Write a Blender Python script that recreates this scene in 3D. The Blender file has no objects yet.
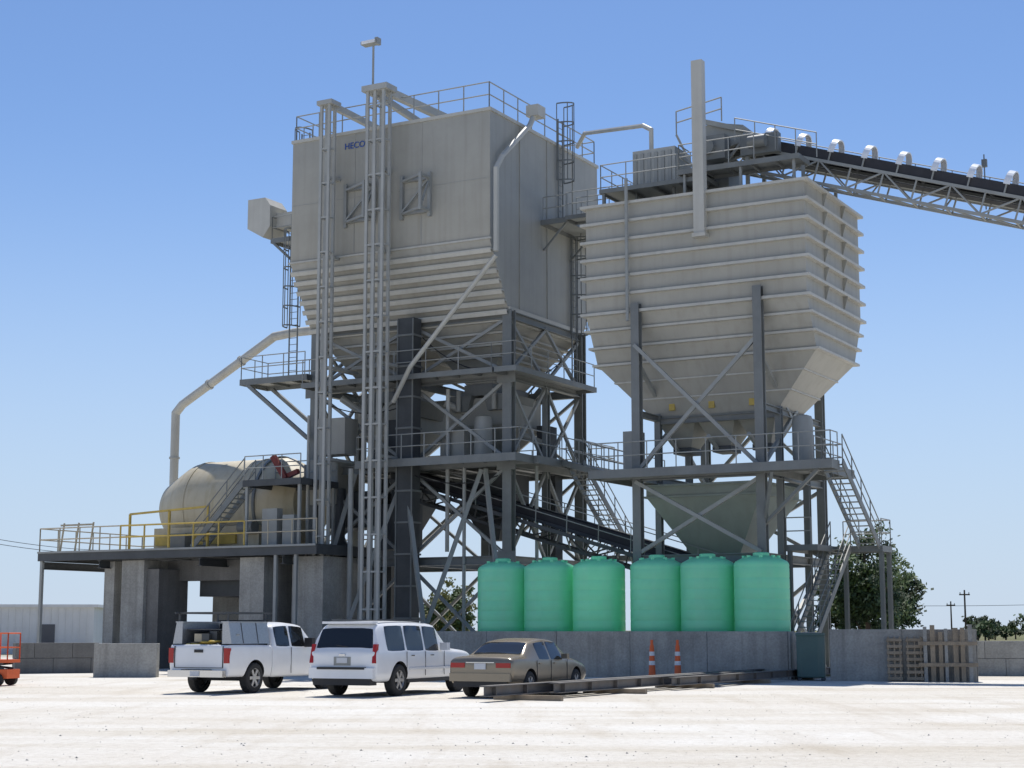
import bpy, bmesh, math, random
from mathutils import Vector, Matrix
random.seed(7)
R=math.radians
scene=bpy.context.scene
# ---------------------------------------------------------------- materials
def mat(name,col,rough=.6,metal=0.,var=.12,scale=1.5,streak=0.,dirt=None,bump=0.,bscale=20,spec=.5,fine=0.):
    m=bpy.data.materials.new(name);m.use_nodes=True
    nt=m.node_tree;n=nt.nodes;L=nt.links
    b=n["Principled BSDF"];b.inputs["Roughness"].default_value=rough;b.inputs["Metallic"].default_value=metal
    b.inputs["Specular IOR Level"].default_value=spec
    tc=n.new("ShaderNodeTexCoord")
    no=n.new("ShaderNodeTexNoise");no.inputs["Scale"].default_value=scale;no.inputs["Detail"].default_value=6;no.inputs["Roughness"].default_value=.65
    L.new(tc.outputs["Object"],no.inputs["Vector"])
    mr=n.new("ShaderNodeMapRange");mr.inputs[1].default_value=.3;mr.inputs[2].default_value=.7;mr.inputs[3].default_value=1-var;mr.inputs[4].default_value=1+var
    L.new(no.outputs["Fac"],mr.inputs[0])
    mx=n.new("ShaderNodeMix");mx.data_type='RGBA';mx.blend_type='MULTIPLY';mx.inputs[0].default_value=1
    mx.inputs[6].default_value=(*col,1);L.new(mr.outputs[0],mx.inputs[7])
    out=mx.outputs[2]
    if streak>0:
        mp=n.new("ShaderNodeMapping");mp.inputs["Scale"].default_value=(2.2,2.2,.12)
        L.new(tc.outputs["Object"],mp.inputs["Vector"])
        n2=n.new("ShaderNodeTexNoise");n2.inputs["Scale"].default_value=1.6;n2.inputs["Detail"].default_value=8
        L.new(mp.outputs[0],n2.inputs["Vector"])
        r2=n.new("ShaderNodeMapRange");r2.inputs[1].default_value=.48;r2.inputs[2].default_value=.75;r2.inputs[3].default_value=0;r2.inputs[4].default_value=streak
        L.new(n2.outputs["Fac"],r2.inputs[0])
        m2=n.new("ShaderNodeMix");m2.data_type='RGBA';L.new(r2.outputs[0],m2.inputs[0]);L.new(out,m2.inputs[6])
        m2.inputs[7].default_value=(*(dirt or (.3,.27,.22)),1);out=m2.outputs[2]
    if fine>0:
        n4=n.new("ShaderNodeTexNoise");n4.inputs["Scale"].default_value=14;n4.inputs["Detail"].default_value=4
        L.new(tc.outputs["Object"],n4.inputs["Vector"])
        r4=n.new("ShaderNodeMapRange");r4.inputs[1].default_value=.35;r4.inputs[2].default_value=.65;r4.inputs[3].default_value=1-fine;r4.inputs[4].default_value=1+fine
        L.new(n4.outputs["Fac"],r4.inputs[0])
        m4=n.new("ShaderNodeMix");m4.data_type='RGBA';m4.blend_type='MULTIPLY';m4.inputs[0].default_value=1
        L.new(out,m4.inputs[6]);L.new(r4.outputs[0],m4.inputs[7]);out=m4.outputs[2]
    L.new(out,b.inputs["Base Color"])
    if bump>0:
        n3=n.new("ShaderNodeTexNoise");n3.inputs["Scale"].default_value=bscale;n3.inputs["Detail"].default_value=5
        L.new(tc.outputs["Object"],n3.inputs["Vector"])
        bp=n.new("ShaderNodeBump");bp.inputs["Strength"].default_value=bump;bp.inputs["Distance"].default_value=.03
        L.new(n3.outputs["Fac"],bp.inputs["Height"]);L.new(bp.outputs[0],b.inputs["Normal"])
    return m
BIN=mat("bin_paint",(.345,.338,.30),.5,0,.09,.5,.4,(.25,.235,.195),bump=.25,bscale=.9)
BINL=mat("bin_paint_light",(.48,.47,.42),.5,0,.08,.8,.35,(.33,.31,.26))
STEEL=mat("grey_steel_paint",(.17,.18,.175),.5,0,.15,1.2,.25,(.24,.23,.2))
STEELM=mat("mid_grey_steel",(.29,.30,.285),.5,0,.12,1.2,.25,(.25,.22,.18))
STEELD=mat("dark_steel",(.06,.065,.068),.55,0,.2,1.2)
MAST=mat("mast_paint",(.38,.385,.36),.5,0,.1,1.2,.2)
YEL=mat("safety_yellow",(.50,.36,.08),.5,0,.15,3)
TANRAIL=mat("tan_rail",(.42,.37,.27),.6,0,.15,3)
CONC=mat("concrete",(.34,.33,.30),.9,0,.22,.9,.6,(.19,.18,.16),bump=.5,bscale=9,fine=.1)
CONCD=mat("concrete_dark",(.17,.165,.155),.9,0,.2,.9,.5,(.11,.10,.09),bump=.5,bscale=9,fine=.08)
DRUM=mat("drum_paint",(.52,.46,.33),.55,0,.1,1.2,.5,(.36,.28,.14))
BELT=mat("belt_rubber",(.03,.03,.035),.7,0,.2,3)
WHITEHOOP=mat("hoop_cover",(.80,.82,.84),.3,.0,.05,3)
RED=mat("red_paint",(.16,.02,.015),.5)
ORANGE=mat("orange_paint",(.75,.13,.03),.5,0,.1,3)
WOOD=mat("weathered_wood",(.30,.24,.17),.85,0,.25,2,.4,(.16,.13,.1),bump=.4,bscale=14)
RUST=mat("beam_primer",(.13,.122,.115),.6,0,.2,2,.3,(.18,.11,.08))
WHITEP=mat("white_car_paint",(.80,.81,.82),.22,0,.03,2,.06,(.6,.56,.5),spec=.6)
GOLDP=mat("gold_car_paint",(.27,.23,.175),.26,.5,.04,2,spec=.6)
GLASS=mat("car_glass",(.012,.014,.016),.05,0,0,2,spec=.7)
RUB=mat("tyre_rubber",(.03,.03,.03),.85,0,.2,5)
RIM=mat("wheel_alloy",(.5,.5,.5),.35,.7,.05,5)
BLK=mat("black_plastic",(.025,.025,.027),.6,0,.1,4)
TAIL=mat("tail_lens",(.38,.015,.012),.2,0,.05,4)
CHR=mat("chrome",(.6,.6,.6),.15,1,0,4)
PLATE=mat("licence_plate",(.6,.62,.65),.4)
DIA=mat("diamond_aluminium",(.42,.43,.44),.38,.6,.12,20)
BLUE=mat("blue_letters",(.03,.09,.35),.5)
BLD=mat("metal_siding_white",(.66,.66,.66),.6,0,.05,1,.1)
TRIM=mat("dark_trim",(.10,.10,.11),.6)
BARK=mat("bark",(.09,.065,.045),.9,0,.25,4,bump=.6)
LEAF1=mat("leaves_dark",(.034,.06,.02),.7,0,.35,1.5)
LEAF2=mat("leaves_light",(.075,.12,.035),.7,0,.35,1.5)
LEAF3=mat("leaves_olive",(.18,.18,.05),.7,0,.35,1.5)
TEAL=mat("teal_tank",(.06,.12,.11),.5,0,.1,2,.2)
CWHITE=mat("reflective_white",(.75,.75,.75),.4)
GREENCONE=mat("hopper_greenish",(.24,.275,.24),.55,0,.08,1,.25,(.18,.18,.15))
def tank_mat():
    m=mat("green_poly",(.30,.92,.58),.35,0,.07,1.0,.3,(.45,.88,.66))
    n=m.node_tree.nodes;L=m.node_tree.links;b=n["Principled BSDF"];o=n["Material Output"]
    tr=n.new("ShaderNodeBsdfTranslucent");tr.inputs[0].default_value=(.45,1,.72,1)
    mx=n.new("ShaderNodeMixShader");mx.inputs[0].default_value=.28
    L.new(b.outputs[0],mx.inputs[1]);L.new(tr.outputs[0],mx.inputs[2]);L.new(mx.outputs[0],o.inputs[0]);return m
TANK=tank_mat()

# ---------------------------------------------------------------- mesh builder
class MB:
    def __init__(s,mt): s.v=[];s.f=[];s.m=mt
    def quadbox(s,c8):
        b=len(s.v);s.v+= [tuple(p) for p in c8]
        for f in ((0,3,2,1),(4,5,6,7),(0,1,5,4),(1,2,6,5),(2,3,7,6),(3,0,4,7)): s.f.append(tuple(b+i for i in f))
    def box(s,x0,x1,y0,y1,z0,z1):
        s.quadbox([(x0,y0,z0),(x1,y0,z0),(x1,y1,z0),(x0,y1,z0),(x0,y0,z1),(x1,y0,z1),(x1,y1,z1),(x0,y1,z1)])
    def beam(s,p,q,w,h=None,up=(0,0,1)):
        h=h or w;p=Vector(p);q=Vector(q);d=(q-p)
        if d.length<1e-5:return
        d.normalize();up=Vector(up)
        if abs(d.dot(up))>.98: up=Vector((0,1,0))
        r=d.cross(up).normalized();u=r.cross(d).normalized();r*=w/2;u*=h/2
        s.quadbox([p-r-u,p+r-u,p+r+u,p-r+u,q-r-u,q+r-u,q+r+u,q-r+u])
    def ib(s,p,q,w,d,t=.03,up=(0,0,1)):
        p=Vector(p);q=Vector(q);dd=(q-p).normalized();up=Vector(up)
        if abs(dd.dot(up))>.98: up=Vector((0,1,0))
        r=dd.cross(up).normalized();u=r.cross(dd).normalized()
        s.beam(p+u*(d/2-t/2),q+u*(d/2-t/2),w,t,up);s.beam(p-u*(d/2-t/2),q-u*(d/2-t/2),w,t,up)
        s.beam(p,q,t,d-2*t-.002,up)
    def pipe(s,p,q,r,r2=None,n=10,caps=True):
        r2=r if r2 is None else r2;p=Vector(p);q=Vector(q);d=(q-p)
        if d.length<1e-5:return
        d.normalize();a=d.orthogonal().normalized();b=d.cross(a);k=len(s.v)
        for c,rr in((p,r),(q,r2)):
            for i in range(n):
                t=2*math.pi*i/n;s.v.append(tuple(c+a*math.cos(t)*rr+b*math.sin(t)*rr))
        for i in range(n):
            j=(i+1)%n;s.f.append((k+i,k+j,k+n+j,k+n+i))
        if caps: s.f.append(tuple(k+i for i in reversed(range(n))));s.f.append(tuple(k+n+i for i in range(n)))
    def path(s,pts,r,n=8):
        for a,b in zip(pts,pts[1:]): s.pipe(a,b,r,n=n)
        for a in pts[1:-1]: s.ball(a,r*1.02,10,8)
    def ball(s,c,r,nu=12,nv=8,sx=1,sy=1,sz=1):
        prof=[(math.sin(math.pi*i/nv)*r,-math.cos(math.pi*i/nv)*r*sz) for i in range(nv+1)]
        s.rev(prof,c,nu,sx,sy)
    def rev(s,prof,c=(0,0,0),n=24,sx=1,sy=1,axis='z'):
        rings=[]
        for r,z in prof:
            k=len(s.v)
            def P(x,y,z):
                return (c[0]+x,c[1]+y,c[2]+z) if axis=='z' else ((c[0]+z,c[1]+x,c[2]+y) if axis=='x' else (c[0]+x,c[1]+z,c[2]+y))
            if r<1e-4: s.v.append(P(0,0,z));rings.append([k])
            else:
                for i in range(n):
                    t=2*math.pi*i/n;s.v.append(P(math.cos(t)*r*sx,math.sin(t)*r*sy,z))
                rings.append(list(range(k,k+n)))
        for a,b in zip(rings,rings[1:]):
            if len(a)==1 and len(b)==1: continue
            for i in range(n):
                j=(i+1)%n
                if len(a)==1: s.f.append((a[0],b[j],b[i]))
                elif len(b)==1: s.f.append((a[i],a[j],b[0]))
                else: s.f.append((a[i],a[j],b[j],b[i]))
    def poly(s,pts):
        k=len(s.v);s.v+=[tuple(p) for p in pts];s.f.append(tuple(range(k,k+len(pts))))
    def extr(s,pts,off):
        off=Vector(off);k=len(s.v);n=len(pts)
        s.v+=[tuple(p) for p in pts];s.v+=[tuple(Vector(p)+off) for p in pts]
        s.f.append(tuple(k+i for i in range(n)));s.f.append(tuple(k+n+i for i in reversed(range(n))))
        for i in range(n):
            j=(i+1)%n;s.f.append((k+i,k+n+i,k+n+j,k+j))
def finish_mesh(me,ang=32):
    bm=bmesh.new();bm.from_mesh(me)
    bmesh.ops.recalc_face_normals(bm,faces=bm.faces)
    for f in bm.faces:f.smooth=True
    for e in bm.edges:
        if len(e.link_faces)!=2 or e.calc_face_angle(3)>R(ang): e.smooth=False
    bm.to_mesh(me);bm.free()
class Thing:
    def __init__(s,name,loc=(0,0,0),rz=0.,bevel=0):
        s.e=bpy.data.objects.new(name,None);s.e.empty_display_size=.3
        bpy.context.collection.objects.link(s.e);s.e.location=loc;s.e.rotation_euler=(0,0,rz);s.p={};s.bevel=bevel
    def __call__(s,part,mt):
        if part not in s.p: s.p[part]=MB(mt)
        return s.p[part]
    def done(s,recalc=True):
        for k,b in s.p.items():
            if not b.v: continue
            me=bpy.data.meshes.new(k);me.from_pydata(b.v,[],b.f);me.materials.append(b.m)
            if recalc: finish_mesh(me)
            o=bpy.data.objects.new(k,me);bpy.context.collection.objects.link(o);o.parent=s.e
            if s.bevel:
                mo=o.modifiers.new("b",'BEVEL');mo.width=s.bevel;mo.segments=2;mo.limit_method='ANGLE'
        return s.e
TH=R(29);SO=(-.93,68.,0)
def plant(name,bevel=0): return Thing(name,SO,-TH,bevel)
def P2W(u,v): return (SO[0]+u*math.cos(TH)+v*math.sin(TH), SO[1]-u*math.sin(TH)+v*math.cos(TH))

# ---- generic industrial bits
def rail(mb,pts,h=1.07,r=.024,sp=1.3,toe=None):
    for a,b in zip(pts,pts[1:]):
        a=Vector(a);b=Vector(b);L=(b-a).length;n=max(1,round(L/sp))
        for i in range(n+1):
            c=a.lerp(b,i/n);mb.pipe(c,c+Vector((0,0,h)),r,n=6)
        for hh in (h,h*.52): mb.pipe(a+Vector((0,0,hh)),b+Vector((0,0,hh)),r,n=6)
def deck(T,u0,u1,v0,v1,z,edge=.2,mt=None,pre=""):
    g=T(pre+"grating",STEELM);g.box(u0+.02,u1-.02,v0+.02,v1-.02,z-.04,z)
    e=T(pre+"edge_channel",mt or STEEL)
    e.box(u0,u1,v0-.05,v0,z-edge,z+.03);e.box(u0,u1,v1,v1+.05,z-edge,z+.03)
    e.box(u0-.05,u0,v0-.05,v1+.05,z-edge,z+.03);e.box(u1,u1+.05,v0-.05,v1+.05,z-edge,z+.03)
    n=max(1,int((u1-u0)/1.0))
    for i in range(1,n):
        u=u0+(u1-u0)*i/n;e.box(u-.04,u+.04,v0,v1,z-.16,z-.045)
def stairs(T,a,b,w,side,rails=True,mt=None):
    a=Vector(a);b=Vector(b);sd=Vector(side).normalized()*w/2;m=mt or STEEL
    s=T("stringers",m);
    for k in(-1,1): s.beam(a+sd*k,b+sd*k,.05,.26)
    n=int(abs(a.z-b.z)/.2);tr=T("treads",STEELM)
    for i in range(n):
        c=a.lerp(b,(i+.5)/n);tr.beam(c-sd*.96,c+sd*.96,.24,.035)
    if rails:
        r=T("stair_rails",m)
        for k in(-1,1):
            q=max(2,int((a-b).length/1.2))
            for i in range(q+1):
                c=a.lerp(b,i/q)+sd*k;r.pipe(c,c+Vector((0,0,1)),.024,n=6)
            for hh in(1.,.52): r.pipe(a+sd*k+Vector((0,0,hh)),b+sd*k+Vector((0,0,hh)),.024,n=6)
def ladder(T,x,y,z0,z1,out=(0,-1),w=.45,cage=True,mt=None):
    m=T("ladder",mt or STEEL);o=Vector((out[0],out[1],0)).normalized();sd=Vector((-o.y,o.x,0))*w/2;c=Vector((x,y,0))
    for k in(-1,1): m.beam(c+sd*k+Vector((0,0,z0)),c+sd*k+Vector((0,0,z1)),.05,.05)
    z=z0+.2
    while z<z1: m.pipe(c-sd+Vector((0,0,z)),c+sd+Vector((0,0,z)),.015,n=5);z+=.3
    if cage:
        cg=T("ladder_cage",mt or STEEL);zs=[];z=z0+2.2 if z1-z0>4 else z0+.3
        while z<z1+.9: zs.append(z);z+=.9
        N=9;ring=[]
        for i in range(N):
            t=math.pi*i/(N-1);ring.append(sd.normalized()*math.cos(t)*.36+o*math.sin(t)*.7)
        for z in zs:
            for p,q in zip(ring,ring[1:]): cg.beam(c+p+Vector((0,0,z)),c+q+Vector((0,0,z)),.02,.06)
        for i in range(0,N,2): cg.beam(c+ring[i]+Vector((0,0,zs[0])),c+ring[i]+Vector((0,0,zs[-1])),.04,.02)
def lerp(a,b,t): return a+(b-a)*t
def shell(mb,levels):
    k=len(mb.v)
    for z,a,b,c,d in levels: mb.v+=[(a,c,z),(b,c,z),(b,d,z),(a,d,z)]
    for i in range(len(levels)-1):
        for j in range(4):
            l=(j+1)%4;q=k+4*i;mb.f.append((q+j,q+4+j,q+4+l,q+l))
    mb.f.append((k,k+1,k+2,k+3));q=k+4*(len(levels)-1);mb.f.append((q+3,q+2,q+1,q))
def at(levels,z):
    for a,b in zip(levels,levels[1:]):
        if a[0]>=z>=b[0]:
            t=(a[0]-z)/(a[0]-b[0]+1e-9);return [lerp(a[i],b[i],t) for i in range(1,5)]
    return levels[-1][1:]
def ribs(mb,levels,zs,out=.15,th=.1,sides="flrb"):
    for z in zs:
        a,b,c,d=at(levels,z)
        if 'f' in sides: mb.box(a-out+.003,b+out-.003,c-out,c+.02,z-th/2,z+th/2)
        if 'b' in sides: mb.box(a-out+.003,b+out-.003,d-.02,d+out,z-th/2,z+th/2)
        if 'l' in sides: mb.box(a-out,a+.02,c+.022,d-.022,z-th/2-.001,z+th/2-.001)
        if 'r' in sides: mb.box(b-.02,b+out,c+.022,d-.022,z-th/2-.001,z+th/2-.001)

# ================================================================ AGGREGATE SILO 1 (batch plant tower)
T=plant("aggregate_silo")
A0,A1=-10.3,0.
LV=[(23.65,A0,A1,0,10.3),(17.9,A0,A1,0,10.3),(15.2,A0,A1,1.6,8.7)]
b=T("bin_shell",BIN);shell(b,LV)
um=(A0+A1)/2
for a,c in((A0,um-.02),(um+.02,A1)):
    H=[(15.195,a+.01,c-.01,1.61,8.69),(12.4,a+1.9,c-1.9,3.6,6.6)]
    shell(b,H);ribs(T("hopper_ribs",BINL),H,[14.8-.45*i for i in range(5)],.16,.09)
    T("hopper_gates",STEEL).box(a+1.85,c-1.85,3.5,6.7,11.9,12.39)
sr=T("slope_ribs",BINL)
for i in range(7):
    z=17.55-.40*i;a,c,v0,v1=at(LV,z)
    sr.box(a-.02,c+.02,v0-.2,v0+.03,z-.03,z+.03);sr.extr([(a-.02,v0-.2,z-.03),(a-.02,v0-.16,z-.03),(a-.02,v0-.10,z-.17),(a-.02,v0-.14,z-.17)],(c-a+.04,0,0))
    sr.box(a-.02,c+.02,v1-.03,v1+.2,z-.03,z+.03)
rb=T("bin_trim",BINL)
ribs(rb,LV,[23.6],.06,.14);ribs(rb,LV,[17.98],.08,.08,"fb")
ribs(rb,LV,[15.25],.08,.16,"lr")
seam=T("panel_seams",BIN)
for u in(-6.9,-3.4): seam.box(u-.03,u+.03,-.015,.0,18.05,23.5)
for v in(2.6,5.15,7.7): seam.box(-.01,.035,v-.03,v+.03,15.35,23.5)
seam.box(A0+.01,A1-.01,-.012,0,20.58,20.62)
rl=T("roof_rail",STEELM)
rail(rl,[(A0+.1,.1,23.68),(A1-.1,.1,23.68),(A1-.1,10.2,23.68),(A0+.1,10.2,23.68),(A0+.1,.1,23.68)],1.15,.028)
# framed brackets either side of the tall mast
fb=T("front_brackets",STEELM)
for ua,ub in((-7.3,-5.85),(-4.35,-2.95)):
    for zz in(19.5,20.95):
        fb.box(ua,ub,-.14,-.01,zz-.06,zz+.06);fb.beam((ua,-.1,zz),(ub,-.8,zz),.1);fb.beam((ub,-.06,zz),(ub,-.82,zz),.11)
    for u in(ua,ub): fb.box(u-.07,u+.07,-.16,-.011,19.25,21.2)
    fb.beam((ub,-.82,19.4),(ub,-.82,21.05),.12);fb.beam((ub,-.8,19.5),(ub,-.1,20.9),.08)
    fb.beam((ua,-.17,19.5),(ub,-.17,20.9),.08)
ms=T("guide_masts",MAST)
def mast(us,v0,v1,z1,t=.17):
    for u in us:
        for v in(v0,v1): ms.beam((u,v,0),(u,v,z1),t,t*.8)
    z=1.;k=0
    while z<z1-.5:
        ms.box(us[0],us[-1],v0-.03,v0+.03,z-.035,z+.035)
        for u in us: ms.box(u-.03,u+.03,v0+.03,v1-.05,z-.03,z+.03)
        z+=1.55
mast((-8.02,-7.6),-1.0,-.6,24.7,.13)
mast((-5.5,-5.12,-4.68),-1.1,-.6,24.9,.13)
ms.box(-5.75,-4.45,-1.25,-.4,24.9,25.15)
ms.box(-8.2,-7.4,-1.15,-.4,24.7,24.9)
ms.beam((-7.7,-.9,24.75),(-7.0,5,24.2),.22,.28);ms.beam((-4.9,-.7,25.0),(-3.6,4,24.4),.28,.34)
ms.beam((-5.5,-.7,25.0),(-5.1,4,24.3),.2,.3)
for z in(9,13,17.9,21.5): ms.box(-7.95,-7.65,-.52,.0 if z>17 else 1.6,z-.06,z+.06);ms.box(-5.2,-4.95,-.52,.0 if z>17 else 1.6,z-.06,z+.06)
lp=T("lamp_pole",STEELM);lp.pipe((-5.45,-.8,25.1),(-5.45,-.8,27.1),.05)
lp.beam((-6.0,-.8,27.22),(-5.2,-.8,27.22),.4,.14);T("lamp_glass",CWHITE).box(-5.95,-5.25,-1.02,-1.001,27.16,27.3);lp.box(-5.3,-5.15,-.95,-.65,27.1,27.4)
dp=T("corner_pipe",BINL)
dp.path([(.35,3.4,24.3),(.35,2.9,23.6),(.3,.5,21.6),(.25,.1,21.0),(.25,.1,17.4)],.12)
dp.box(.05,.65,3.1,3.8,24.1,24.6)
dp.path([(.3,.0,17.2),(-3.9,.0,12.8),(-5,.4,11.4)],.10)
dp.path([(.2,7.8,23.9),(.9,7.2,24.3),(5.6,3.3,22.9),(6.2,2.8,22.5),(6.2,2.8,21.4)],.10)
deck(T,.05,1.3,4.6,10.2,19.7)
for v in(4.8,7.4,10.):T("edge_channel",STEEL).beam((1.2,v,19.6),(.02,v,18.4),.08)
rr=T("rails",STEELM)
rail(rr,[(.1,4.6,19.7),(1.3,4.6,19.7)]);rail(rr,[(1.3,6.,19.7),(1.3,10.2,19.7),(.1,10.2,19.7)])
ladder(T,.1,6.3,19.7,24.8,(1,0))
ladder(T,.1,7.6,12.8,19.7,(1,0))
deck(T,-12.6,A0-.05,1.6,3.6,19.7);rail(rr,[(-10.4,1.6,19.7),(-12.6,1.6,19.7),(-12.6,3.6,19.7)])
bx=T("blower_box",BINL)
bx.extr([(-13.9,1.4,21.7),(-12.9,1.4,21.7),(-12.6,1.4,21.3),(-12.6,1.4,20.3),(-13.0,1.4,19.8),(-13.9,1.4,20.3)],(0,1.3,0))
bx.box(-12.6,-11.3,1.9,2.9,20.3,21.0);T("blower_motor",STEEL).pipe((-11.3,2.3,20.4),(-10.6,2.3,20.4),.3,n=14)
ladder(T,-11.2,1.5,13.2,19.7,(0,-1));ladder(T,-10.7,1.5,19.7,24.5,(0,-1))
T("edge_channel",STEEL).beam((-12.5,1.6,19.5),(A0,1.6,17.6),.1);T("edge_channel",STEEL).beam((-12.5,3.5,19.5),(A0,3.5,17.6),.1)
lg=T("legs",STEEL)
US=(-10.0,-4.95,-.05);VS=(1.75,8.45)
for u in US:
    for v in VS: lg.ib((u,v,0),(u,v,15.2),.42,.42,.06)
T("elevator_casing",STEELD).box(-5.0,-4.2,.7,1.35,0,15.1)
cs=T("elevator_bands",STEEL)
for i in range(11): cs.box(-5.05,-4.15,.65,1.4,.8+i*1.35,.88+i*1.35)
for u in(-5.02,-4.24): cs.box(u,u+.06,.66,.699,.02,15.05)
bm_=T("beams",STEEL)
for z in(4.6,8.7,12.4,15.0):
    for v in VS: bm_.ib((US[0],v,z),(US[2],v,z),.25,.36,.04)
    for u in US: bm_.ib((u,VS[0],z),(u,VS[1],z),.25,.34,.04)
br=T("braces",STEELM)
def xb(p,q,z0,z1,w=.13,both=True):
    br.beam((p[0],p[1],z0),(q[0],q[1],z1),w,w)
    if both: br.beam((q[0]+.02,q[1]-.14,z0),(p[0]+.02,p[1]-.14,z1),w,w)
for z0,z1 in((.2,4.5),(4.7,8.6),(8.8,12.3),(12.5,14.9)):
    for i in(0,1):
        for v in VS: xb((US[i],v),(US[i+1],v),z0,z1)
    for u in(US[0],US[2]): 
        xb((u,VS[0]),(u,5.1),z0,z1);xb((u,5.1),(u,VS[1]),z0,z1)
for u in(US[2],US[0]): lg.ib((u,5.1,0),(u,5.1,12.3),.25,.3,.04)
gp=T("gusset_plates",STEEL)
for u in US:
    for z in(4.6,8.7,12.4): gp.box(u-.45,u+.45,VS[0]-.26,VS[0]-.235,z-.35,z+.35)
for a,c in(((-4.9,1.2,8.4),(-2.2,-1.0,0)),((-4.9,1.2,8.4),(-7.4,-.6,0)),((-1.2,1.4,8.4),(-3.4,-.6,0)),((-1.,1.4,8.4),(1.1,-.4,0)),((-7.6,1.4,8.5),(-9.2,-.4,0))): br.beam(a,c,.17,.17)
deck(T,-13.9,-10.2,1.2,3.2,13.1,.25);rail(rr,[(-10.3,1.2,13.1),(-13.9,1.2,13.1),(-13.9,3.2,13.1),(-10.3,3.2,13.1)])
T("edge_channel",STEEL).beam((-13.6,1.25,12.9),(-10.1,1.25,10.2),.16);T("edge_channel",STEEL).beam((-13.6,3.2,12.9),(-10.1,3.2,10.2),.16)
deck(T,-9.9,-.2,.5,1.5,12.55);rail(rr,[(-9.9,.5,12.55),(-.2,.5,12.55),(.9,.5,12.55),(.9,8,12.55)],sp=1.5)
deck(T,-.0,.95,.5,8.,12.55)
deck(T,-6.6,1.2,.0,1.5,8.85,.3);deck(T,.1,1.4,1.6,9.0,8.85,.3)
rail(rr,[(-6.6,1.5,8.85),(-6.6,0,8.85),(1.4,0,8.85),(1.4,3.6,8.85)],sp=1.2);rail(rr,[(1.4,5.0,8.85),(1.4,9,8.85),(.2,9,8.85)])
deck(T,-9.9,-.2,2.,8.2,8.85,.2)
rail(rr,[(-9.9,8.3,8.85),(0,8.3,8.85)])
stairs(T,(-1.2,7.2,12.5),(-4.9,7.2,8.9),.8,(0,1,0));stairs(T,(1.9,4.,8.8),(1.9,9.2,5.0),.8,(1,0,0))
deck(T,1.5,2.3,9.2,10.4,5.0);stairs(T,(.9,9.6,5.0),(-5.4,9.6,.2),.8,(0,1,0));deck(T,.6,1.5,9.2,10.4,5.0)
eq=T("batcher",BIN)
for uc in(-7.5,-2.6):
    shell(eq,[(11.8,uc-1.5,uc+1.5,3.6,6.6),(10.6,uc-1.5,uc+1.5,3.6,6.6),(9.3,uc-.5,uc+.5,4.6,5.6)])
    shell(T("mixer_chute",STEELD),[(8.5,uc-1.1,uc+1.1,4.,6.2),(7.2,uc-1.1,uc+1.1,4.,6.2),(5.6,uc-.4,uc+.4,4.7,5.5)])
eq.box(-9.0,-7.5,.4,1.4,9.3,10.9);eq.box(-3.6,-2.4,2.0,3.0,8.9,10.2)
for uc in(-8.2,-6.2,-3.4,-1.6): 
    T("air_cylinders",MAST).pipe((uc,3.2,11.2),(uc,3.2,12.1),.11);T("aggregate_gates",STEEL).extr([(uc-.6,3.3,11.9),(uc+.6,3.3,11.9),(uc+.4,3.3,11.2),(uc-.4,3.3,11.2)],(0,2.5,0))
T("air_receiver",MAST).rev([(0,-1),(.35,-.9),(.4,-.7),(.4,.7),(.35,.9),(0,1)],(-1.8,2.6,9.9),16)
pp=T("process_pipes",MAST)
for a,b_,r in(((-9.2,1.0,9),(-9.2,1.0,15),.1),((-6.9,1.,8.8),(-6.9,1.,14),.12),((-3.1,1.8,5),(-3.1,1.8,12),.09),((-8.8,2,12),(-5.4,3,9.6),.16),((-4,3,11.6),(-.4,6,9.8),.16),((-2.2,1.7,0),(-2.2,1.7,8.6),.08),((.6,3,0),(.6,3,8.6),.08),((-7.0,.2,0),(-7.0,.2,8.6),.12),((-6.5,.2,0),(-6.5,.2,8.6),.08),((-6.1,.5,0),(-6.1,.5,14.5),.06),((-9.0,-.2,0),(-9.0,-.2,11),.07),((-8.7,.0,3),(-8.7,.0,12),.05)): pp.pipe(a,b_,r)
dk=T("dark_ducts",STEELD)
dk.path([(-8.6,1.6,7.9),(-8.6,1.6,5.5),(-7.9,2.6,4.0),(-7.9,2.6,2.2)],.3,14);dk.box(-9.6,-7.2,2.2,4.2,6.2,7.8);dk.box(-6.9,-5.6,2.4,3.8,5.2,7.2)
dk.pipe((-6.2,3,7.2),(-6.2,3,8.6),.5,n=16)
T("conduit_bundle",STEELD).box(-1.5,-.8,7.4,8.1,0,8.6)
T("control_cabinets",STEELD).box(-6.5,-5.6,2.2,3.,8.9,10.9)
for a in((-9.7,-9.),( -.9,-.4)): T("control_cabinets",STEELD).box(a[0],a[1],5.8,6.8,8.9,10.7)
cb=T("cables",BLK)
for (a,c,sg) in(((-4.9,1.5,15),(-.2,1.5,12.6),.7),((-9.8,1.5,12),(-5.1,1.5,11.4),.5),((-.1,8.2,14.8),(-.1,1.9,12.6),.8),((-4.6,.9,8.4),(-.4,1.4,8.1),.4)):
    pr=Vector(a)
    for i in range(1,11):
        t=i/10;q=Vector(a).lerp(Vector(c),t)-Vector((0,0,sg*4*t*(1-t)));cb.pipe(pr,q,.025,n=5,caps=False);pr=q
T.done()
cu=bpy.data.curves.new("letters","FONT");cu.body="HECO";cu.size=.4;cu.extrude=.01
lo=bpy.data.objects.new("lettering",cu);cu.materials.append(BLUE);bpy.context.collection.objects.link(lo)
lo.parent=T.e;lo.location=(-7.45,-.03,22.85);lo.rotation_euler=(R(90),0,0)

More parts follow.
